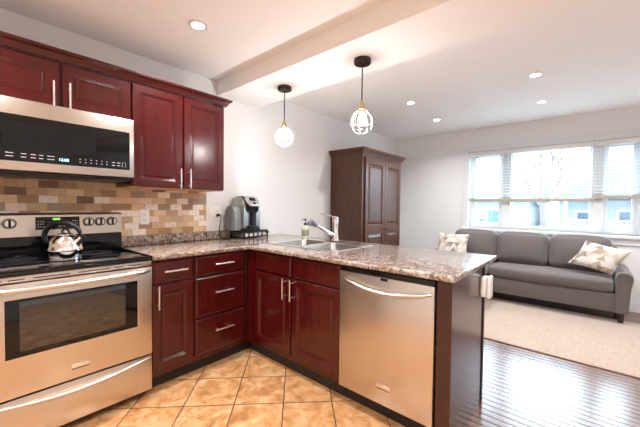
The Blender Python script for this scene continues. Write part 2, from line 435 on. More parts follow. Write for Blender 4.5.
for y0, y1, casem in ((M1 + .06, WY1 - .035, 1), (M2 + .06, M1 - .06, 0), (WY0 + .035, M2 - .06, 1)):
    fr = .045 if casem else .02
    b = B(); z0, z1 = WZ0 + .04, WZ1 - .04
    b.box(xo0 + .01, xo1 - .01, y0 + .001, y0 + fr, z0, z1); b.box(xo0 + .01, xo1 - .01, y1 - fr, y1 - .001, z0, z1)
    b.box(xo0 + .01, xo1 - .01, y0 + fr, y1 - fr, z0, z0 + fr); b.box(xo0 + .01, xo1 - .01, y0 + fr, y1 - fr, z1 - fr, z1)
    struct('window_sash', b, TRIMW, win)
    struct('window_pane', B().box(xo0 + .03, xo0 + .034, y0 + fr, y1 - fr, z0 + fr, z1 - fr), PANE, win)
    if casem:
        ym = (y0 + y1) / 2
        struct('window_crank', B().box(xo0 - .03, xo0, ym - .045, ym + .045, WZ0 + .002, WZ0 + .018, .004).tube([(xo0 - .02, ym, WZ0 + .018), (xo0 - .03, ym - .05, WZ0 + .03)], .005), TRIMW, win)

# ------------------------------------------------------------------ cabinetry
DOOR = [(0, -.020), (0, -.003), (.003, 0), (.050, 0), (.055, -.005), (.060, -.005), (.066, -.011), (.072, -.011), (.080, -.007)]
FRONT = [(0, -.020), (0, -.007), (.004, -.005), (.012, 0)]
def handle(F, u, w0, u1=None, w1=None, r=.0055, off=.032):
    u1 = u if u1 is None else u1; w1 = w0 if w1 is None else w1
    b = B(); a, c = Vector((u, w0)), Vector((u1, w1))
    b.cyl(F(a.x, a.y, off), F(c.x, c.y, off), r, seg=12)
    for t in (.16, .84):
        q = a.lerp(c, t); b.cyl(F(q.x, q.y, -.004), F(q.x, q.y, off), r * .8, seg=10)
    return b
def front(par, F, name, u0, u1, w0, w1, steps, hd=None, m=CHERRY):
    o = obj(name, B().rings(F, u0, u1, w0, w1, steps), m, par, smooth=False)
    if hd: obj('handle', handle(F, *hd), NICKEL, o)
    return o
F1 = FY(-.630)
# drawer-over-door cabinet beside the range
t = thing('base_cabinet', 'narrow dark cherry base cabinet with one drawer over one door beside the range', 'cabinet', (.147, -.3, 0))
obj('carcass', B().box(.001, .2925, -.609, -.012, .10, .882), CHERRY, t, smooth=False)
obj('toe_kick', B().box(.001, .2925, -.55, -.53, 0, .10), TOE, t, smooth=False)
front(t, F1, 'drawer', .006, .283, .724, .870, FRONT, (.072, .801, .228, .801))
front(t, F1, 'door', .006, .283, .142, .712, DOOR, (.037, .558, .037, .713))
# three-drawer cabinet
t = thing('base_cabinet', 'dark cherry base cabinet with three stacked drawers in the corner', 'cabinet', (.51, -.3, 0))
obj('carcass', B().box(.2935, .766, -.609, -.012, .10, .882), CHERRY, t, smooth=False)
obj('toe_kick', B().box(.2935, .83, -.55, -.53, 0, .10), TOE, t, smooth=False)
front(t, F1, 'drawer', .303, .726, .724, .870, FRONT, (.444, .802, .601, .802))
front(t, F1, 'drawer', .303, .726, .420, .712, FRONT, (.444, .590, .601, .590))
front(t, F1, 'drawer', .303, .726, .142, .408, FRONT, (.444, .300, .601, .300))
# sink cabinet in the peninsula
F2 = FX(.768)
t = thing('sink_cabinet', 'dark cherry sink base with two doors and two false drawer fronts', 'cabinet', (1.1, -1.13, 0))
b = B().box(.789, .81, -1.585, -.612, .10, .882); b.box(.81, 1.41, -1.585, -1.567, .10, .882); b.box(.81, 1.41, -.63, -.612, .10, .882); b.box(1.392, 1.41, -1.567, -.63, .10, .882); b.box(.81, 1.392, -1.567, -.63, .10, .118)
obj('carcass', b, CHERRY, t, smooth=False)
obj('corner_filler', B().box(.768, .788, -.700, -.612, .10, .882), CHERRY, t, smooth=False)
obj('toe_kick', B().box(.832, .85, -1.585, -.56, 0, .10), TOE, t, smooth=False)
front(t, F2, 'false_drawer_front', .704, 1.127, .724, .870, FRONT)
front(t, F2, 'false_drawer_front', 1.141, 1.580, .724, .870, FRONT)
front(t, F2, 'door', .704, 1.127, .142, .712, DOOR, (1.073, .558, 1.073, .712))
front(t, F2, 'door', 1.141, 1.580, .142, .712, DOOR, (1.153, .558, 1.153, .712))
# end panel
t = thing('end_panel', 'tall dark cherry end panel closing the peninsula beside the dishwasher', 'panel', (1.1, -2.22, 0))
obj('panel_board', B().box(.768, 1.385, -2.270, -2.197, .0, .882, .001), CHERRY_END, t, smooth=False)
obj('corner_strip', B().box(1.364, 1.391, -2.276, -2.2705, .0, .882, .001), TOE, t, smooth=False)
t = thing('outlet_box', 'white outlet box with flip cover on the peninsula end panel', 'outlet', (1.325, -2.271, .76))
obj('back_box', B().box(1.290, 1.355, -2.305, -2.271, .700, .825, .006), PLAST, t)
obj('flip_cover', B().box(1.283, 1.362, -2.328, -2.306, .694, .831, .009, 3), PLAST, t)
# back panel of the peninsula
tag(obj('back_panel', B().box(1.413, 1.425, -2.19, -.02, 0, .882), CHERRY_END, loc=(1.42, -1.1, 0), smooth=False), 'dark cherry board closing the living room side of the peninsula', 'panel')

# upper cabinets
F3 = FY(-.345)
t = thing('wall_cabinet', 'short cherry wall cabinet with two doors above the microwave', 'cabinet', (-.40, -.16, 1.822))
obj('carcass', B().box(-.782, -.021, -.324, -.001, 1.822, 2.104), CHERRY, t, smooth=False)
front(t, F3, 'door', -.778, -.408, 1.830, 2.090, DOOR, (-.438, 1.817, -.438, 1.968))
front(t, F3, 'door', -.393, -.024, 1.830, 2.090, DOOR, (-.362, 1.822, -.362, 1.974))
t = thing('wall_cabinet', 'tall cherry wall cabinet with two doors right of the microwave', 'cabinet', (.345, -.16, 1.372))
obj('carcass', B().box(-.020, .710, -.324, -.009, 1.374, 2.104), CHERRY, t, smooth=False)
obj('underside', B().box(-.018, .708, -.322, -.011, 1.368, 1.3735), MAPLE, t, smooth=False, label='pale bare wood underside')
front(t, F3, 'door', -.012, .341, 1.378, 2.092, DOOR, (.316, 1.374, .316, 1.525))
front(t, F3, 'door', .354, .706, 1.378, 2.092, DOOR, (.392, 1.377, .392, 1.530))
prof = [(0, 0), (.022, 0), (.026, .010), (.030, .014), (.040, .030), (.055, .040), (.058, .046), (.058, .056), (0, .056)]
b = B(); bm = b.bm; rows = []
for p, q in prof:
    rows.append([bm.verts.new(Vector(v)) for v in ((-1.6, -.324 - p, 2.105 + q), (.710 + p, -.324 - p, 2.105 + q), (.710 + p, -.001, 2.105 + q))])
for a, c in zip(rows, rows[1:] + rows[:1]):
    for j in range(2): bm.faces.new((a[j], a[j + 1], c[j + 1], c[j]))
tag(obj('crown_molding', b, CHERRY, loc=(0, -.2, 2.105), smooth=False), 'dark cherry crown molding running along the top of the wall cabinets', 'molding')
# neighbours of the range on its left, at the edge of the view
t = thing('base_cabinet', 'cherry base cabinet left of the range at the edge of view', 'cabinet', (-1.19, -.3, 0))
obj('carcass', B().box(-1.6, -.786, -.609, -.012, .10, .882), CHERRY, t, smooth=False); obj('toe_kick', B().box(-1.6, -.786, -.55, -.53, 0, .10), TOE, t, smooth=False)
front(t, F1, 'drawer', -1.594, -.792, .724, .870, FRONT, (-1.27, .801, -1.11, .801)); front(t, F1, 'door', -1.594, -.792, .142, .712, DOOR, (-.84, .558, -.84, .713))
tag(obj('countertop', B().box(-1.6, -.784, -.655, -.009, .883, .915, .004), STONE, loc=(-1.19, -.3, .883)), 'short speckled countertop left of the range', 'countertop')
t = thing('wall_cabinet', 'cherry wall cabinet left of the microwave at the edge of view', 'cabinet', (-1.19, -.16, 1.372))
obj('carcass', B().box(-1.6, -.784, -.324, -.009, 1.374, 2.104), CHERRY, t, smooth=False); front(t, F3, 'door', -1.594, -.790, 1.378, 2.092, DOOR, (-.83, 1.38, -.83, 1.53))

# ------------------------------------------------------------------ countertop with sink cut-out
SX0, SX1, SY0, SY1 = .955, 1.505, -1.375, -.62     # sink rim
hx0, hx1, hy0, hy1 = SX0 + .02, SX1 - .02, SY0 + .02, SY1 - .02
def slab(z0, z1):
    xs = [0.0, .745, hx0, hx1, 1.665]; ys = [-2.287, hy0, -.655, hy1, -.0095]
    # ys must be sorted; hy1 = -.64 lies above -.655
    bm = bmesh.new(); V = {}
    def v(i, j):
        if (i, j) not in V: V[(i, j)] = bm.verts.new((xs[i], ys[j], z1))
        return V[(i, j)]
    for i in range(4):
        for j in range(4):
            if i == 0 and j < 2: continue
            if i == 2 and j in (1, 2): continue
            bm.faces.new((v(i, j), v(i + 1, j), v(i + 1, j + 1), v(i, j + 1)))
    r = bmesh.ops.extrude_face_region(bm, geom=bm.faces[:])
    for g in r['geom']:
        if isinstance(g, bmesh.types.BMVert): g.co.z = z0
    bmesh.ops.recalc_face_normals(bm, faces=bm.faces[:])
    bmesh.ops.dissolve_limit(bm, angle_limit=0.01, verts=bm.verts[:], edges=bm.edges[:])
    ed = [e for e in bm.edges if len(e.link_faces) == 2 and e.calc_face_angle(0) > 1.0 and abs(e.verts[0].co.z - e.verts[1].co.z) > .01
          and abs(e.verts[0].co.x - e.verts[1].co.x) < 1e-4 and e.verts[0].co.y < -2.2]
    bmesh.ops.bevel(bm, geom=ed, offset=.014, segments=5, profile=.5, affect='EDGES')
    ed = [e for e in bm.edges if len(e.link_faces) == 2 and e.calc_face_angle(0) > 1.0 and abs(e.verts[0].co.z - e.verts[1].co.z) < 1e-4
          and not (hx0 - .01 < (e.verts[0].co.x + e.verts[1].co.x) / 2 < hx1 + .01 and hy0 - .01 < (e.verts[0].co.y + e.verts[1].co.y) / 2 < hy1 + .01)]
    bmesh.ops.bevel(bm, geom=ed, offset=.010, segments=4, profile=.5, affect='EDGES', clamp_overlap=True)
    b = B(); b.bm.free(); b.bm = bm; return b
ct = tag(obj('countertop', slab(.883, .915), STONE, loc=(1.0, -.6, .883)), 'brown speckled stone look countertop wrapping from the range around the peninsula', 'countertop')
obj('upstand', B().box(.0, .955, -.030, -.0095, .9155, .995, .006), STONE, ct)

# ------------------------------------------------------------------ sink, faucet
t = thing('sink', 'double bowl stainless steel sink set into the peninsula countertop', 'sink', (1.23, -1.0, .915))
bowls = [(SX0 + .035, 1.395, -.995 + .012, SY1 - .03), (SX0 + .035, 1.395, SY0 + .03, -.995 - .012)]
def rrect(x0, x1, y0, y1, r, n=6):
    out = []
    for cx, cy, a0 in ((x1 - r, y1 - r, 0), (x0 + r, y1 - r, 90), (x0 + r, y0 + r, 180), (x1 - r, y0 + r, 270)):
        for i in range(n + 1): a = R(a0 + 90 * i / n); out.append((cx + r * math.cos(a), cy + r * math.sin(a)))
    return out
def bowl(x0, x1, y0, y1):
    b = B(); bm = b.bm; rows = []
    for ins, z, r in ((0, .9195, .06), (.004, .912, .06), (.008, .78, .06), (.03, .745, .05), (.12, .741, .03)):
        rows.append([bm.verts.new((p, q, z)) for p, q in rrect(x0 + ins, x1 - ins, y0 + ins, y1 - ins, r)])
    for a, c in zip(rows, rows[1:]):
        for j in range(len(a)): bm.faces.new((a[j], a[(j + 1) % len(a)], c[(j + 1) % len(a)], c[j]))
    bm.faces.new(rows[-1]); return b
# rim built as strips around the two bowls
b = B(); zt, z0 = .9195, .9155
b.box(SX0, bowls[0][0], SY0, SY1, z0, zt, .0015); b.box(bowls[0][1], SX1, SY0, SY1, z0, zt, .0015)
b.box(bowls[0][0], bowls[0][1], bowls[0][3], SY1, z0, zt, .0015); b.box(bowls[0][0], bowls[0][1], SY0, bowls[1][2], z0, zt, .0015); b.box(bowls[0][0], bowls[0][1], bowls[1][3], bowls[0][2], z0, zt, .0015)
for (x0, x1, y0, y1) in bowls:     # rounded corner fillets
    for cx, cy, sx, sy in ((x1, y1, -1, -1), (x0, y1, 1, -1), (x0, y0, 1, 1), (x1, y0, -1, 1)):
        pts = [(cx, cy)] + [(cx + sx * (.06 - .06 * math.sin(R(a))), cy + sy * (.06 - .06 * math.cos(R(a)))) for a in range(0, 91, 15)]
        b.prism(pts, lambda p, q, tt: Vector((p, q, tt)), z0, zt)
obj('rim', b, SINKM, t, smooth=False)
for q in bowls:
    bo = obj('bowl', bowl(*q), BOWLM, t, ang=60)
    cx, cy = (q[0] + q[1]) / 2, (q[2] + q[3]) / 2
    obj('drain', B().lathe([(.0, .742), (.042, .742), (.044, .745), (.03, .746), (.0, .744)], (cx, cy, 0)), CHROME, bo)
FXc, FYc = 1.462, -.998
t = thing('faucet', 'chrome single lever kitchen faucet behind the sink', 'faucet', (FXc, FYc, .9195))
obj('base_plate', B().prism(rrect(FXc - .028, FXc + .028, FYc - .10, FYc + .10, .027), lambda p, q, tt: Vector((p, q, tt)), .9198, .927), mat('dark_plate', (.10, .08, .07, 1), .3, .5), t)
obj('body', B().lathe([(.031, .927), (.031, .94), (.027, .955), (.0255, 1.06), (.028, 1.085), (.029, 1.12), (.024, 1.145), (.010, 1.155), (.0, 1.156)], (FXc, FYc, 0)), CHROME, t)
s0 = Vector((FXc - .012, FYc, .975)); s1 = Vector((1.125, FYc, 1.112)); dv = (s1 - s0)
sp = obj('spout', B().tube([s0, s0 + dv * .3, s0 + dv * .76, s0 + dv * .78], [.018, .0165, .0155, .0155], 16), CHROME, t)
dn = dv.normalized()
obj('spray_head', B().tube([s0 + dv * .78, s0 + dv * .84, s0 + dv * 1.0, s0 + dv * 1.0 + Vector((-.014, 0, -.010)), s0 + dv * 1.0 + Vector((-.018, 0, -.030))], [.016, .022, .026, .025, .020], 16), mat('grey_spray_head', (.25, .25, .26, 1), .3, .7), sp)
obj('lever', B().tube([(FXc, FYc, 1.135), (FXc - .04, FYc, 1.152), (FXc - .13, FYc, 1.172), (FXc - .20, FYc, 1.178)], [.016, .013, .010, .009], 12, flat=.6), CHROME, t)
SB = Vector((1.525, -.555, .9155))
t = thing('soap_bottle', 'pale green pump soap bottle standing behind the sink', 'bottle', SB)
obj('bottle_body', B().lathe([(.036, 0), (.039, .004), (.039, .100), (.033, .116), (.015, .124), (.014, .134), (0, .134)], SB), GREENS, t)
obj('bottle_label', B().lathe([(.0395, .022), (.0398, .023), (.0398, .088), (.0395, .089)], SB), LABELM, t)
obj('pump', B().lathe([(.016, .1345), (.018, .137), (.017, .154), (.005, .155), (.004, .180), (.011, .182), (.011, .196), (0, .198)], SB).tube([SB + Vector((-.005, 0, .19)), SB + Vector((-.03, .015, .188)), SB + Vector((-.036, .018, .18))], .004), BLACKP, t)

# ------------------------------------------------------------------ dishwasher
t = thing('dishwasher', 'stainless steel dishwasher with bowed handle in the peninsula', 'dishwasher', (1.05, -1.89, 0))
obj('tub', B().box(.79, 1.38, -2.188, -1.592, .10, .870), DARKG, t, smooth=False)
obj('toe_panel', B().box(.835, .85, -2.19, -1.59, .0, .10), TOE, t, smooth=False)
DF = FX(.752)
dd = obj('door', B().box(.752, .789, -2.189, -1.592, .118, .848, .004), STEEL_Y, t)
obj('control_strip', B().box(.757, .789, -2.189, -1.592, .850, .876, .002), BLACKG, t)
pts = []
for i in range(25):
    s_ = i / 24; e = math.sin(math.pi * s_)
    y = -1.640 - s_ * .536
    pts.append((.752 - .010 - .040 * e ** .5, y, .806 - .036 * e))
obj('handle', B().tube(pts, [.006 + .008 * min(1, 6 * min(i, 24 - i) / 24) for i in range(25)], 14), mat('handle_steel', (.50, .45, .40, 1), .32, 1.0), dd)
obj('badge', B().box(.749, .752, -1.950, -1.866, .204, .236, .001).text('FRIGIDAIRE', .0125, DF, 1.908, .220, .0032), CHROME, dd)
obj('badge_plate', B().box(.7485, .7491, -1.946, -1.870, .208, .214), SLOT, dd)
obj('latch_button', B().box(.749, .752, -1.925, -1.880, .830, .846, .002), BLACKP, dd)

# ------------------------------------------------------------------ range
t = thing('range', 'stainless steel electric range with black glass cooktop and backguard', 'range', (-.40, -.35, 0))
RX0, RX1 = -.779, -.006
obj('body', B().box(RX0 + .002, RX1 - .002, -.605, -.035, .045, .888), DARKG, t, smooth=False)
for x in (RX0 + .05, RX1 - .05):
    for y in (-.55, -.10): obj('leg', B().cyl((x, y, 0), (x, y, .045), .018), BLACKP, t)
ck = obj('cooktop', B().box(RX0, RX1, -.668, -.090, .889, .914, .006, 3).box(RX0, RX1, -.668, -.652, .912, .921, .003).box(RX0, RX0 + .014, -.66, -.09, .912, .921, .003).box(RX1 - .014, RX1, -.66, -.09, .912, .921, .003), BLACKG, t)
for x, y, r in ((-.58, -.47, .105), (-.20, -.48, .09), (-.58, -.22, .075), (-.21, -.21, .10)):
    b = B(); b.tube([(x + r * math.cos(a * math.pi / 24), y + r * math.sin(a * math.pi / 24), .9143) for a in range(48)], .0022, 6, closed=True, flat=.3)
    b.tube([(x + r * .6 * math.cos(a * math.pi / 24), y + r * .6 * math.sin(a * math.pi / 24), .9143) for a in range(48)], .0016, 6, closed=True, flat=.3)
    obj('burner_ring', b, RINGM, ck)
obj('backguard', B().prism([(-.088, .889), (-.088, 1.035), (-.055, 1.05), (-.034, 1.05), (-.034, .889)], lambda p, q, tt: Vector((tt, p, q)), RX0 + .001, RX1 - .001), BLACKG, t, smooth=False)
cp = obj('control_panel', B().prism([(-.090, 1.036), (-.080, 1.170), (-.070, 1.184), (-.034, 1.184), (-.034, 1.036)], lambda p, q, tt: Vector((tt, p, q)), RX0, RX1), STEEL_X, t, smooth=False)
PF = lambda u, w_, n: Vector((u, -.090 + (w_ - 1.036) * .0746 - n, w_))
obj('display', B().rings(PF, -.492, -.263, 1.075, 1.158, [(0, -.002), (0, .001), (.003, .0022)]), BLACKG, cp)
obj('display_digits', B().text('12:03', .018, PF, -.388, 1.143, .0028), GREEN_D, cp)
for i in range(3):
    for j in range(3):
        for x in (-.478, -.30): obj('button', B().rings(PF, x + i * .012 - .003, x + i * .012 + .003, 1.092 + j * .018, 1.096 + j * .018, [(0, .0015), (0, .0028)]), MARK, cp, smooth=False)
for i in range(4): obj('button', B().rings(PF, -.425 + i * .024, -.416 + i * .024, 1.094, 1.098, [(0, .0015), (0, .0028)]), MARK, cp, smooth=False)
rotk = Matrix.Rotation(R(90 + 4.3), 3, 'X')
for x in (-.681, -.611, -.212, -.143, -.071):
    c = PF(x, 1.120, 0)
    kb = obj('knob', B().lathe([(.031, 0), (.031, .003), (.027, .005), (.027, .004)], c, 28, rotk).lathe([(.0255, .003), (.024, .020), (.021, .023), (0, .0235)], c, 28, rotk), NICKEL, t)
    obj('knob_grip', B().box(x - .006, x + .006, c.y - .036, c.y - .022, 1.097, 1.143, .003), BLACKP, kb)
    obj('knob_ring', B().lathe([(.0265, .0035), (.033, .0035), (.033, .0045), (.0265, .0045)], c, 28, rotk), BLACKP, kb)
RF = FY(-.660)
obj('vent_strip', B().box(RX0 + .002, RX1 - .002, -.650, -.606, .858, .888, .002), STEEL_X, t)
for x0, x1 in ((-.75, -.68), (-.66, -.60), (-.57, -.42), (-.385, -.235), (-.215, -.165), (-.14, -.07)):
    obj('vent_slot', B().box(x0, x1, -.6510, -.6480, .868, .8735), SLOT, t)
od = obj('oven_door', B().box(RX0 + .001, RX1 - .001, -.660, -.606, .290, .852, .005), STEEL_X, t)
obj('window_border', B().rings(RF, -.674, -.093, .487, .776, [(0, -.003), (0, .002), (.002, .003)]), BLACKG, od)
obj('window_trim', B().rings(RF, -.683, -.084, .478, .785, [(0, -.003), (0, .0005), (.003, .0008)]), STEEL_X, od)
obj('window_glass', B().rings(RF, -.622, -.160, .515, .762, [(0, .0), (0, .0036), (.002, .0038)]), OVENG, od)
pts = []
for i in range(31):
    s_ = i / 30; e = min(1.0, math.sin(math.pi * s_) * 3.5)
    pts.append((RX0 + .022 + s_ * (RX1 - RX0 - .044), -.663 - .045 * e - .008 * math.sin(math.pi * s_), .832 - .006 * math.sin(math.pi * s_)))
obj('handle', B().tube(pts, .0145, 14), STEEL_X, od)
obj('badge', B().box(-.421, -.338, -.6632, -.660, .342, .372, .001).text('FRIGIDAIRE', .0125, RF, -.380, .359, .0034), CHROME, od)
obj('badge_plate', B().box(-.419, -.340, -.6638, -.6630, .344, .350), SLOT, od)
dr = obj('storage_drawer', B().box(RX0 + .001, RX1 - .001, -.656, -.606, .055, .280, .005), STEEL_X, t)
pts = []; rad = []
for i in range(31):
    s_ = i / 30; e = math.sin(math.pi * s_)
    pts.append((RX0 + .015 + s_ * (RX1 - RX0 - .03), -.657 - .016 * e, .264 - .034 * e)); rad.append(.003 + .011 * e ** .7)
obj('handle', B().tube(pts, rad, 12), STEEL_X, dr)

# kettle on the cooktop
KC = Vector((-.398, -.415, .9148))
t = thing('kettle', 'polished steel whistling kettle with black arched handle on the cooktop', 'kettle', KC)
obj('kettle_body', B().lathe([(.072, 0), (.078, .004), (.079, .02), (.080, .054), (.085, .059), (.085, .065), (.081, .070), (.078, .095), (.069, .121), (.054, .139), (.043, .146), (0, .147)], KC, 48), CHROME, t)
ld = obj('lid', B().lathe([(.042, .1472), (.041, .152), (.03, .158), (.012, .161), (0, .162)], KC, 32), CHROME, t)
rv = Vector((.65, -.76, 0)); Z = Vector((0, 0, 1))
obj('lid_knob', B().tube([KC + rv * (.021 * math.cos(R(a))) + Z * (.160 + .022 * math.sin(R(a))) for a in range(0, 181, 15)], .006, 10), BLACKP, ld)
obj('spout', B().tube([KC + rv * .058 + Z * .090, KC + rv * .084 + Z * .118, KC + rv * .100 + Z * .138], [.022, .018, .016], 16), CHROME, t)
obj('spout_cap', B().tube([KC + rv * .099 + Z * .137, KC + rv * .105 + Z * .144], [.0175, .016], 16), BLACKP, t)
hp = []
for i in range(25):
    a = R(206 - i * (206 - 14) / 24); hp.append(KC + rv * (-.018 + .108 * math.cos(a)) + Z * (.140 + .080 * math.sin(a)))
obj('handle', B().tube(hp, [.0115 + .005 * math.sin(math.pi * i / 24) for i in range(25)], 12), BLACKP, t)
obj('handle_bracket', B().tube([hp[0], KC - rv * .070 + Z * .104], [.008, .007], 10), BLACKP, t)
obj('handle_bracket', B().tube([hp[-1], KC + rv * .074 + Z * .140, KC + rv * .060 + Z * .132], [.008, .007, .007], 10), BLACKP, t)

# ------------------------------------------------------------------ microwave
t = thing('microwave', 'over the range stainless microwave with black glass front', 'microwave', (-.40, -.2, 1.43))
MX0, MX1 = -.779, -.023
obj('case', B().box(MX0 + .002, MX1 - .002, -.360, -.009, 1.424, 1.818), DARKG, t, smooth=False)
mf = obj('face', B().box(MX0, MX1, -.400, -.361, 1.428, 1.819, .004), STEEL_X, t)
MF = FY(-.400)
mg = obj('door_glass', B().rings(MF, MX0 + .03, -.050, 1.477, 1.730, [(0, -.002), (0, .0015), (.002, .0025)]), BLACKG, t)
obj('screen', B().rings(MF, -.655, -.240, 1.545, 1.690, [(0, .002), (0, .0029)]), SCREENG, mg)
obj('clock_digits', B().text('12:03', .022, MF, -.400, 1.505, .0032), BLUE_D, mg)
def key(x0, x1, z0, z1): obj('button', B().rings(MF, x0, x1, z0, z1, [(0, .002), (0, .0033)]), MARK, mg, smooth=False)
for j in range(2):
    z = 1.500 + j * .018
    for x0, w_ in ((-.645, .03), (-.585, .022), (-.545, .022), (-.51, .018), (-.475, .018), (-.455, .012)): key(x0, x0 + w_, z, z + .004)
    for i in range(6): key(-.325 + i * .028, -.319 + i * .028, z - .001, z + .004)
    for x0 in (-.155, -.125): key(x0, x0 + .018, z - .001, z + .003)
obj('start_button', B().tube([MF(*q, .003) for q in ((-.095, 1.496), (-.075, 1.496), (-.075, 1.524), (-.095, 1.524))], .0012, 6, closed=True), MARK, mg)
obj('vent_grille', B().box(MX0 + .02, MX1 - .02, -.385, -.03, 1.404, 1.423, .004), BLACKP, t)

# ------------------------------------------------------------------ wall plates
def recept(b, F, u, w_):
    b.box(*[v for p in zip(F(u - .014, w_ - .013, -.001), F(u + .014, w_ + .013, .0062)) for v in p], .003)
def slots(b, F, u, w_):
    for du in (-.006, .006): b.box(*[v for p in zip(F(u + du - .001, w_ - .002, .005), F(u + du + .001, w_ + .006, .0066)) for v in p])
    b.box(*[v for p in zip(F(u - .002, w_ - .009, .005), F(u + .002, w_ - .006, .0066)) for v in p])
PT = FY(-.0082)
t = thing('wall_outlet', 'white duplex outlet on the stone mosaic backsplash', 'outlet', (.182, -.0082, 1.142))
obj('plate', B().rings(PT, .145, .219, 1.082, 1.202, [(0, 0), (0, .004), (.003, .0055)]), PLAST, t)
for z in (1.165, 1.119):
    b = B(); recept(b, PT, .182, z); rr_ = obj('receptacle', b, PLAST, t); b = B(); slots(b, PT, .182, z); obj('slot', b, SLOT, rr_)
PW = FY(-.0002)
t = thing('wall_outlet', 'white double gang outlet and switch plate beside the coffee maker', 'outlet', (.818, 0, 1.168))
obj('plate', B().rings(PW, .758, .878, 1.108, 1.228, [(0, 0), (0, .004), (.003, .0055)]), PLAST, t)
obj('rocker_switch', B().box(.773, .803, -.009, -.0045, 1.136, 1.200, .002), PLAST, t)
for z in (1.191, 1.145):
    b = B(); recept(b, PW, .846, z); rr_ = obj('receptacle', b, PLAST, t); b = B(); slots(b, PW, .846, z); obj('slot', b, SLOT, rr_)

# ------------------------------------------------------------------ coffee corner
CM = Vector((1.163, -.095, .9155)); CR = R(8)     # the drawer and the machine stand turned a little from the wall
TX0, TX1, TY0, TY1, TZ0, TZ1 = CM.x - .172, CM.x + .172, CM.y - .105, CM.y + .100, .9155, .990
def turned(o): o.rotation_euler = (0, 0, CR); return o
t = turned(thing('pod_drawer', 'black pod storage drawer under the coffee maker', 'drawer', CM))
b = B().box(TX0, TX1, TY0, TY1, TZ1 - .012, TZ1, .003); b.box(TX0, TX1, TY0, TY1, TZ0 + .004, TZ0 + .012, .002)
for x in (TX0, TX1 - .014):
    for y in (TY0, TY1 - .014): b.box(x, x + .014, y, y + .014, TZ0, TZ1 - .004, .002)
b.box(TX0, TX1, TY1 - .006, TY1, TZ0 + .01, TZ1 - .008)
obj('rack', b, BLACKP, t)
for i in range(4): obj('side_wire', B().tube([(TX0 + .004, TY0 + .01, TZ0 + .020 + i * .012), (TX0 + .004, TY1 - .01, TZ0 + .020 + i * .012)], .0026, 8), NICKEL, t)
dfr = obj('drawer_front', B().box(TX0 + .014, TX1 - .014, TY0 + .001, TY0 + .009, TZ0 + .013, TZ0 + .020, .002).box(TX0 + .014, TX1 - .014, TY0 + .001, TY0 + .009, TZ1 - .021, TZ1 - .0125, .002), BLACKP, t)
for i in range(1, 5): obj('divider', B().box(TX0 + .012 + i * .062 - .002, TX0 + .012 + i * .062 + .002, TY0 + .002, TY0 + .009, TZ0 + .02, TZ1 - .018), BLACKP, dfr)
obj('pull', B().tube([(TX1 - .040, TY0, TZ0 + .05), (TX1 - .038, TY0 - .024, TZ0 + .05), (TX1 - .012, TY0 - .024, TZ0 + .05), (TX1 - .010, TY0, TZ0 + .05)], .006, 10), BLACKP, dfr)
rp = Matrix.Rotation(R(90), 3, 'X'); RZ = Matrix.Rotation(CR, 3, 'Z')
for i in range(5):
    c = Vector((TX0 + .043 + i * .0620, TY0 + .013, TZ0 + .0373))
    pd = thing('coffee_pod', 'white coffee pod lying in the black pod drawer', 'coffee pod', c, 'coffee pods in the pod drawer')
    obj('cup', B().lathe([(.017, -.042), (.019, -.040), (.022, -.002), (.0242, -.0015), (.0242, .0)], c, 24, rp), PODW, pd)
    obj('foil_lid', B().lathe([(.0238, .0), (.0238, .0006), (0, .0008)], c, 24, rp), PODW, pd)
    pd.location = CM + RZ @ (c - CM); turned(pd)

CX0, CX1, CZ = CM.x - .165, CM.x + .060, .9905
yb = CM.y
t = turned(thing('coffee_maker', 'silver and black single serve coffee maker on the pod drawer', 'coffee maker', (CM.x, CM.y, CZ)))
obj('base', B().box(CX0, CX1, yb - .100, yb + .085, CZ, CZ + .030, .008, 3), BLACKP, t)
def side(x0, x1):
    b = B(); poly = [(-.090, .030), (-.094, .19), (-.090, .250), (-.070, .305), (-.030, .335), (.045, .335), (.078, .315), (.088, .23), (.088, .030)]
    return b.prism([(yb + p, CZ + q) for p, q in poly], lambda p, q, tt: Vector((tt, p, q)), x0, x1)
def bev(b, off):
    ed = [e for e in b.bm.edges if len(e.link_faces) == 2 and e.calc_face_angle(0) > .9]
    bmesh.ops.bevel(b.bm, geom=ed, offset=off, segments=3, profile=.5, affect='EDGES'); return b
STEELC = mat('coffee_maker_silver', (.40, .385, .365, 1), .28, .9)
obj('side_shell', bev(side(CX0, CX0 + .055), .012), STEELC, t)
obj('side_shell', bev(side(CX1 - .055, CX1), .012), STEELC, t)
obj('column', B().lathe([(.062, CZ + .030), (.062, CZ + .24)], ((CX0 + CX1) / 2, yb + .015, 0), 32), mat('brew_column_steel', (.16, .20, .25, 1), .2, 1.0), t)
obj('drip_tray', B().box(CX0 + .045, CX1 - .045, yb - .122, yb - .040, CZ + .028, CZ + .050, .006), BLACKP, t)
obj('brew_head', bev(B().prism([(yb + p, CZ + q) for p, q in [(-.095, .185), (-.112, .21), (-.112, .275), (-.085, .325), (-.030, .348), (.055, .343), (.080, .24), (-.01, .195)]], lambda p, q, tt: Vector((tt, p, q)), CX0 + .040, CX1 - .040), .010), BLACKP, t)
cc = Vector((.5 * (CX0 + CX1), yb - .098, CZ + .292)); rm = Matrix.Rotation(R(-38), 3, 'X')
hdl = obj('lid_handle', B().pad(cc, (.165, .022, .120), .0108, n=8, rot=rm, taper=lambda p, h: Vector((p.x * (1 - .30 * (p.z < 0) * (p.z / h.z) ** 2), p.y, p.z))), mat('lid_silver', (.55, .54, .52, 1), .3, .8), t)
def tilted(u0, u1, w0, w1, n0, n1):
    b = B(); b.box(cc.x + u0, cc.x + u1, cc.y - n1, cc.y - n0, cc.z + w0, cc.z + w1, .002, rot=rm, piv=cc); return b
obj('screen', tilted(-.042, .042, .004, .042, .010, .0118), BLACKG, hdl)
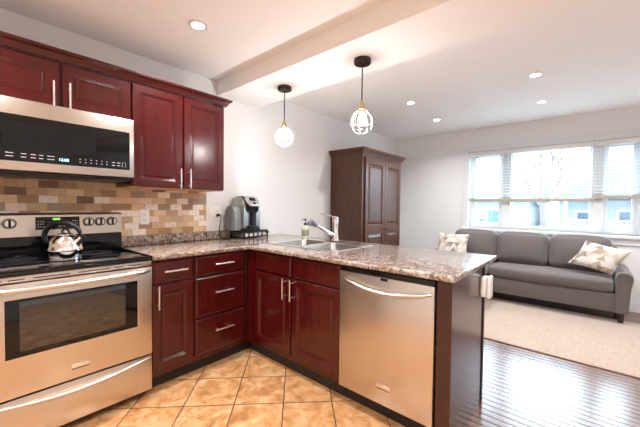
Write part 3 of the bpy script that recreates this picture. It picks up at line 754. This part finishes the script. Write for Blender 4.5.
obj('button', tilted(-.018, .018, -.042, -.012, .010, .0122), BLACKP, hdl)
wt = obj('water_tank', bev(B().prism([(yb + p, CZ + q) for p, q in [(-.055, .010), (-.055, .15), (-.045, .205), (-.020, .240), (.020, .255), (.055, .240), (.080, .19), (.088, .12), (.088, .010)]], lambda p, q, tt: Vector((tt, p, q)), CX0 - .082, CX0 - .002), .016), TANKM, t, ang=50)
t = thing('power_cord', 'black power cord plugged in beside the coffee maker', 'cord', (.846, -.01, 1.14))
obj('plug', B().box(.833, .860, -.034, -.0072, 1.133, 1.160, .005), BLACKP, t)
obj('cord', B().tube([(.847, -.034, 1.146), (.849, -.062, 1.148), (.850, -.068, 1.125), (.846, -.060, 1.07), (.838, -.055, 1.01), (.845, -.06, .95), (.860, -.075, .922), (.89, -.085, .9195), (.955, -.090, .9195)], .004, 8), BLACKP, t)

# ------------------------------------------------------------------ lamps
def pendant(y, label):
    c = Vector((1.10, y, ZB))
    t = thing('pendant_light', label, 'pendant lamp', c, 'pendant lamps over the peninsula')
    cn = obj('canopy', B().lathe([(.060, -.0005), (.062, -.006), (.062, -.028), (.056, -.034), (.012, -.036), (0, -.036)], c), BRONZE, t)
    for a in (40, 220): obj('screw', B().ball(c + Vector((.042 * math.cos(R(a)), .042 * math.sin(R(a)), -.035)), .004, seg=10), BRASS, cn)
    obj('cable', B().cyl(c + Vector((0, 0, -.035)), c + Vector((0, 0, -.300)), .0045, seg=10), BRONZE, t)
    obj('socket', B().lathe([(.006, -.295), (.010, -.303), (.022, -.338), (.028, -.350), (.028, -.360), (.020, -.364), (.020, -.378), (0, -.380)], c), BRASS, t)
    cg = Vector((0, 0, -.450)); rr, hh = .080, .084
    b = B()
    for i in range(8):
        a = i * math.pi / 4; p = []
        for j in range(15):
            ph = R(50 - j * (50 + 90) / 14)
            p.append(c + cg + Vector((rr * math.cos(ph) * math.cos(a), rr * math.cos(ph) * math.sin(a), hh * math.sin(ph))))
        p = [c + Vector((.026 * math.cos(a), .026 * math.sin(a), -.362))] + p
        b.tube(p, .0016, 6)
    for ph in (0, -48):
        b.tube([c + cg + Vector((rr * math.cos(R(ph)) * math.cos(R(k)), rr * math.cos(R(ph)) * math.sin(R(k)), hh * math.sin(R(ph)))) for k in range(0, 360, 12)], .0016, 6, closed=True)
    obj('cage', b, WIRE, t)
    obj('bulb', B().lathe([(.012, -.380), (.013, -.395), (.024, -.418), (.028, -.438), (.025, -.456), (.015, -.468), (0, -.472)], c), BULBM, t)
    return t
pendant(-.685, 'wire cage pendant lamp nearer the wall cabinets, left of the pair')
pendant(-1.507, 'wire cage pendant lamp right of the pair, in front of the armoire')
def pot(x, y, z, lens, label, r=.052):
    kitchen = lens is LENSK
    c = Vector((x, y, z)); t = thing('recessed_light', label, 'ceiling light', c, 'recessed ceiling lights')
    obj('trim_ring', B().lathe([(r * .80, -.0005), (r * .80, -.006), (r * .95, -.008), (r * 1.22, -.004), (r * 1.25, -.0005)], c), TRIMW, t)
    obj('lens', B().lathe([(r * .79, -.0008), (r * .79, -.004), (0, -.0042)], c), lens, t)
    ld_ = bpy.data.lights.new('lamp', 'AREA'); ld_.shape = 'DISK'; ld_.size = r * 1.5; ld_.spread = R(138)
    ld_.energy = POT_KITCHEN if kitchen else POT_LIVING; ld_.color = (.97, .98, 1.0) if kitchen else (.97, .985, 1.0)
    lo = link('lamp', ld_); lo.location = (0, 0, -.010); lo.parent = t
pot(.245, -.766, ZK, LENSK, 'recessed kitchen ceiling light above the three drawer cabinet')
pot(2.70, -2.36, ZL, LENSL, 'recessed light, largest of those on the living room ceiling', .05)
pot(3.64, -2.32, ZL, LENSL, 'recessed living room ceiling light nearest the window', .05)
pot(2.72, -1.13, ZL, LENSL, 'recessed living room ceiling light in front of the armoire', .05)
pot(3.64, -1.10, ZL, LENSL, 'recessed light in the far left of the living room ceiling', .05)
for x, y in ((-.95, -.766), (.245, -2.35), (-.95, -2.35), (-.35, -3.8), (-2.0, -1.6), (-2.0, -3.2)):  # out-of-view fill lamps, added to brighten the kitchen
    pot(x, y, ZK, LENSK, 'added unseen kitchen ceiling light that brightens the room')
for x, y in ((2.70, -3.7), (3.64, -3.7)): pot(x, y, ZL, LENSL, 'added unseen living room ceiling light right of the view', .05)  # two more unseen lamps added as living room fill

# ------------------------------------------------------------------ armoire
AX0, AX1, AYF = 2.600, 3.690, -.560
t = thing('armoire', 'tall walnut brown armoire with panelled doors against the left wall', 'armoire', (3.165, -.28, 0))
obj('case', B().box(AX0, AX1, AYF + .022, -.02, .08, 1.945, .003), WALNUT, t, smooth=False)
obj('plinth', B().box(AX0 - .012, AX1 + .012, AYF + .006, -.02, .0, .10, .004), WALNUT, t, smooth=False)
b = B(); bm = b.bm; rows = []
for p, q in [(0, 1.93), (.010, 1.93), (.014, 1.945), (.022, 1.950), (.034, 1.968), (.052, 1.980), (.056, 1.986), (.056, 2.008), (0, 2.010)]:
    rows.append([bm.verts.new(v) for v in ((AX0 - p, -.02, q), (AX0 - p, AYF + .022 - p, q), (AX1 + p, AYF + .022 - p, q), (AX1 + p, -.02, q))])
for a, c in zip(rows, rows[1:]):
    for j in range(3): bm.faces.new((a[j], a[j + 1], c[j + 1], c[j]))
    bm.faces.new((a[3], a[0], c[0], c[3]))
bm.faces.new(rows[-1]); bm.faces.new(rows[0][::-1])
obj('cornice', b, WALNUT, t, smooth=False)
AF = FY(AYF)
AD = [(0, -.021), (0, -.003), (.003, 0)]
for u0, u1, hu in ((AX0 + .055, 3.162, 3.135), (3.168, AX1 - .055, 3.195)):
    b = B()
    b.box(u0, u0 + .065, AYF, AYF + .021, .115, 1.905, .002); b.box(u1 - .065, u1, AYF, AYF + .021, .115, 1.905, .002)
    for z0, z1 in ((.115, .20), (.875, .985), (1.815, 1.905)): b.box(u0 + .065, u1 - .065, AYF, AYF + .021, z0, z1, .002)
    d_ = obj('door', b, WALNUT, t, smooth=False)
    for z0, z1 in ((.20, .875), (.985, 1.815)):
        obj('door_panel', B().rings(AF, u0 + .062, u1 - .062, z0 - .003, z1 + .003, [(0, -.020), (0, -.004), (.008, -.002), (.014, -.010), (.020, -.012), (.050, -.003)]), WALNUT, d_, smooth=False)
    obj('knob', B().lathe([(.006, 0), (.006, .012), (.015, .018), (.014, .026), (0, .029)], Vector((hu, AYF, .93)), 20, rp), BRONZE, d_)

# ------------------------------------------------------------------ rug, sofa, cushions
tag(obj('area_rug', B().box(2.455, 3.985, -3.9, -1.0, .0005, .012, .004), RUGM, loc=(3.2, -2.4, 0)), 'cream area rug on the dark plank floor in front of the sofa', 'rug')
t = thing('sofa', 'grey upholstered three seat sofa with chaise under the window', 'sofa', (4.1, -2.2, 0))
SFX, SBX = 3.82, 4.50
obj('base', B().box(SFX, SBX - .02, -3.03, -1.005, .125, .330, .015, 3).box(3.15, SFX + .02, -1.755, -1.005, .125, .330, .015, 3), SOFAF, t)
obj('back_frame', B().box(4.36, SBX, -3.05, -1.005, .14, .800, .04, 4), SOFAF, t)
obj('seat_cushion', B().pad((4.08, -2.385, .405), (.56, 1.235, .150), .045, (.015, 0, .012), 14), SOFAF, t)
obj('chaise_cushion', B().pad((3.745, -1.385, .410), (1.22, .740, .155), .045, (.01, 0, .012), 14), SOFAF, t)
rb = Matrix.Rotation(R(11), 3, 'Y')
for y in (-1.49, -2.085, -2.69):
    obj('back_cushion', B().pad((4.265, y, .690), (.19, .588, .430), .075, (.045, .008, .02), 14, rot=rb), SOFAF, t)
# flared right arm
def arm(y0, sgn):
    b = B(); bm = b.bm; rows = []
    poly = [(0, .125), (.0, .44), (-.004, .505), (.010, .548), (.048, .570), (.098, .566), (.132, .538), (.136, .495), (.118, .39), (.105, .125)]
    for x, s_, dz in ((SFX - .005, .97, -.012), (SFX + .01, 1, 0), (4.0, 1, .0), (4.25, 1, .01), (SBX - .01, 1, .02)):
        rows.append([bm.verts.new((x, y0 + sgn * p * s_, .125 + (q - .125) * (1 + dz))) for p, q in poly])
    for a, c in zip(rows, rows[1:]):
        for j in range(len(a)): bm.faces.new((a[j], a[(j + 1) % len(a)], c[(j + 1) % len(c)], c[j]))
    bm.faces.new(rows[0]); bm.faces.new(rows[-1][::-1])
    bmesh.ops.recalc_face_normals(bm, faces=bm.faces[:]); return b
ar = obj('armrest', arm(-3.012, -1), SOFAF, t, ang=50)
obj('arm_piping', B().tube([(SFX - .008, -3.012 - p, q) for p, q in [(.004, .135), (.004, .44), (.0, .500), (.014, .538), (.050, .559), (.096, .555), (.126, .530), (.130, .492), (.113, .39), (.100, .135)]], .005, 8), SOFAF, ar)
obj('armrest', arm(-1.0, 1), SOFAF, t, ang=50)
for x, y in ((3.87, -3.06), (4.44, -3.06), (3.22, -1.07), (4.44, -1.07), (3.22, -1.70)):
    b = B().tube([(x, y, .1255), (x, y, .014 if x < 3.985 else .0)], [.032, .022], 4); obj('leg', b, LEGW, t, smooth=False)
def pillow(c, size, rot, label, seed, thick=.13):
    n = 22; b = B(); bm = b.bm; uvl = bm.loops.layers.uv.new('UVMap')
    G = {}
    for sgn in (1, -1):
        for i in range(n + 1):
            for j in range(n + 1):
                u, v_ = 2 * i / n - 1, 2 * j / n - 1
                edge = i in (0, n) or j in (0, n)
                if edge and sgn == -1: G[(sgn, i, j)] = G[(1, i, j)]; continue
                pin = 1 - .10 * (1 - abs(u) ** 1.5) * abs(v_) ** 4; pin2 = 1 - .10 * (1 - abs(v_) ** 1.5) * abs(u) ** 4
                h = thick * .5 * (max(0, (1 - u ** 4)) * max(0, (1 - v_ ** 4))) ** .55
                p = Vector((u * size[0] / 2 * pin2, v_ * size[1] / 2 * pin, sgn * h))
                G[(sgn, i, j)] = bm.verts.new(Vector(c) + rot @ p)
    for sgn in (1, -1):
        for i in range(n):
            for j in range(n):
                idx = [(i, j), (i + 1, j), (i + 1, j + 1), (i, j + 1)]
                f = bm.faces.new([G[(sgn, a, d_)] for a, d_ in (idx if sgn == 1 else idx[::-1])])
                for l, (a, d_) in zip(f.loops, (idx if sgn == 1 else idx[::-1])): l[uvl].uv = (a / n, d_ / n)
    o = obj('throw_cushion', b, triangle_fabric(seed), loc=c); tag(o, label, 'cushion', 'triangle print cushions on the sofa')
    return o
def frame(right, up, slumped=False):
    r_ = Vector(right).normalized(); u_ = Vector(up); u_ = (u_ if slumped else u_ - r_ * u_.dot(r_)).normalized(); n_ = r_.cross(u_).normalized()
    return Matrix((r_, u_, n_)).transposed()
pillow((3.975, -2.868, .694), (.41, .33), frame((-.08, -.39, -.08), (.03, -.19, .33), True), 'triangle print cushion leaning on the right arm of the sofa', 3)
pillow((3.975, -1.245, .685), (.45, .36), frame((-.05, -1, .0), (.25, 0, .95)), 'triangle print cushion at the left end of the sofa behind the peninsula', 11)

# ------------------------------------------------------------------ blinds
def blind(y0, y1, zb, label):
    t = thing('window_blind', label, 'window blind', (XF + .05, (y0 + y1) / 2, zb), 'white slatted blinds in the wide window')
    x = XF + .045
    obj('head_rail', B().box(XF + .008, XF + .066, y0, y1, 2.058, 2.122, .003), SLATM, t)
    obj('bottom_rail', B().box(x - .024, x + .024, y0 + .006, y1 - .006, zb - .024, zb + .024, .005), RAILM, t)
    z = zb + .058; b = B(); rt = Matrix.Rotation(R(-8), 3, 'Y')
    while z < 2.05: b.box(x - .024, x + .024, y0 + .006, y1 - .006, z - .0013, z + .0013, rot=rt); z += .043
    obj('slats', b, SLATM, t, smooth=False)
    b = B(); m_ = max(2, round((y1 - y0) / .5))
    for i in range(m_ + 1):
        y = y0 + .10 + (y1 - y0 - .20) * i / m_
        for dx in (-.025, .025): b.tube([(x + dx, y, zb), (x + dx, y, 2.06)], .001, 4)
    obj('ladder_cords', b, SLATM, t)
    obj('pull_wand', B().tube([(XF + .005, y1 - .06, 2.07), (XF + .003, y1 - .055, 1.62)], .003, 6), SLATM, t)
blind(-2.80, WY1 - .004, 1.363, 'white slatted blind over the left and middle panes of the window')
blind(WY0 + .004, -2.806, 1.400, 'white slatted blind over the right pane of the window')

# ------------------------------------------------------------------ the street outside
SNOW = mat('pale_ground', srgb(140, 145, 150), 0.9)
SIDING = mat('pale_siding', srgb(138, 146, 152), 0.8)
SIDING2 = mat('white_siding', srgb(152, 156, 160), 0.8)
ROOF = mat('grey_roof', srgb(96, 108, 118), 0.9)
PANEX = mat('house_window_blue', srgb(60, 82, 100), 0.2)
BARK = mat('bare_bark', srgb(92, 84, 84), 0.9)
LEAFM = mat('evergreen_leaf', srgb(70, 92, 92), 0.9)
gl = struct('ground_outside', B().box(XF + .3, 60, -50, 50, -.75, -.6), SNOW)
def house(x, y0, y1, z0, zw, zr, m, label, wins, porch=None, gable=False):
    t = thing('house', label, 'house', (x, (y0 + y1) / 2, z0))
    wl = obj('wall', B().box(x, x + 6, y0, y1, z0, zw), m, t, smooth=False)
    ym = (y0 + y1) / 2
    if gable: obj('roof', B().prism([(y0 - .4, zw + .01), (y1 + .4, zw + .01), (ym, zr)], lambda p, q, tt: Vector((tt, p, q)), x - .4, x + 6.4), ROOF, t, smooth=False)
    else: obj('roof', B().prism([(x - .5, zw + .01), (x + 6.5, zw + .01), (x + 3, zr)], lambda p, q, tt: Vector((p, tt, q)), y0 - .3, y1 + .3), ROOF, t, smooth=False)
    for a, c, e, f in wins:
        wf = obj('window', B().box(x - .05, x - .005, a, c, e, f), TRIMW, t, smooth=False)
        obj('pane', B().box(x - .06, x - .051, a + .08, c - .08, e + .08, f - .08), PANEX, wf, smooth=False)
    if porch:
        a, c, zf, zt = porch
        pr = obj('porch_railing', B().box(x - 1.6, x - 1.53, a, c, zt - .08, zt).box(x - 1.6, x - 1.53, a, c, zf + .08, zf + .14), TRIMW, t, smooth=False)
        b = B(); y = a + .06
        while y < c: b.box(x - 1.59, x - 1.54, y, y + .05, zf + .14, zt - .08); y += .16
        obj('balusters', b, TRIMW, pr, smooth=False)
        obj('porch_deck', B().box(x - 1.7, x - .01, a, c, z0, zf), m, t, smooth=False)
        for y in (a, c - .12): obj('porch_post', B().box(x - 1.62, x - 1.5, y, y + .12, zf + .001, zw), TRIMW, t, smooth=False)
        obj('porch_roof', B().box(x - 1.9, x - .01, a - .2, c + .2, zw + .02, zw + .16), ROOF, t, smooth=False)
    return t
house(16.0, -.75, 6.5, -.6, 1.55, 2.7, SIDING, 'pale house with grey roof through the left pane of the window', [(.3, 1.0, .45, 1.2), (1.9, 2.9, .4, 1.2)])
house(18.0, -5.6, -1.7, -.6, 1.62, 3.3, SIDING2, 'white gabled house with porch railing through the window', [(-2.9, -2.3, .5, 1.15), (-4.4, -3.7, .5, 1.2)], (-5.3, -1.95, .0, .78), True)
house(17.0, -14.0, -6.4, -.6, 1.9, 3.2, SIDING, 'pale house farthest right through the window', [(-7.6, -6.8, .2, 1.4)])
def tree(c, label):
    t = thing('bare_tree', label, 'tree', c); b = B(); c = Vector(c)
    def grow(p, d, L, r, dep):
        q = p + d * L * .5 + Vector((random.uniform(-.05, .05), random.uniform(-.05, .05), 0)) * L; e = p + d * L
        b.tube([p, q, e], [r, r * .85, r * .66], 6)
        if dep == 0: return
        for k in range(3 if dep > 1 else 2):
            dd_ = (d + Vector((random.uniform(-.6, .6), random.uniform(-.75, .75), random.uniform(-.1, .45)))).normalized()
            grow(p + d * L * random.uniform(.6, 1.0), dd_, L * random.uniform(.6, .8), r * .6, dep - 1)
    tr = B().tube([c, c + Vector((.03, -.04, 1.0)), c + Vector((0, .02, 2.0))], [.12, .09, .075], 10)
    obj('trunk', tr, BARK, t)
    for a in (-.5, .0, .55): grow(c + Vector((0, .02, 1.85)), Vector((random.uniform(-.2, .2), a, 1)).normalized(), 1.0, .05, 4)
    obj('branches', b, BARK, t); return t
tree((10.5, -1.75, -.6), 'bare branching tree outside the middle pane of the window')
tree((12.0, 1.3, -.6), 'bare tree outside the left pane of the window')
def bush(c, r, label):
    b = B(); c = Vector(c)
    for i in range(420):
        d_ = Vector((random.gauss(0, 1), random.gauss(0, 1), random.gauss(0, .8))).normalized() * r * random.uniform(.5, 1); d_.z = abs(d_.z) * 1.3
        rt = Matrix.Rotation(random.uniform(0, 6.28), 3, 'Z') @ Matrix.Rotation(random.uniform(0, 3.14), 3, 'X')
        pts = [c + d_ + rt @ Vector(v) for v in ((-.09, 0, 0), (0, .04, .01), (.09, 0, 0), (0, -.04, .01))]
        b.bm.faces.new([b.bm.verts.new(p) for p in pts])
    o = thing('bush', label, 'bush', c)
    obj('leaves', b, LEAFM, o, smooth=False); obj('stem', B().tube([c, c + Vector((0, 0, r))], [.03, .01], 6), BARK, o)
bush((9.0, -.15, -.6), 1.35, 'grey green bush outside the left pane of the window')
bush((12.5, -1.15, -.6), 1.15, 'grey green bush below the bare tree outside the middle pane')
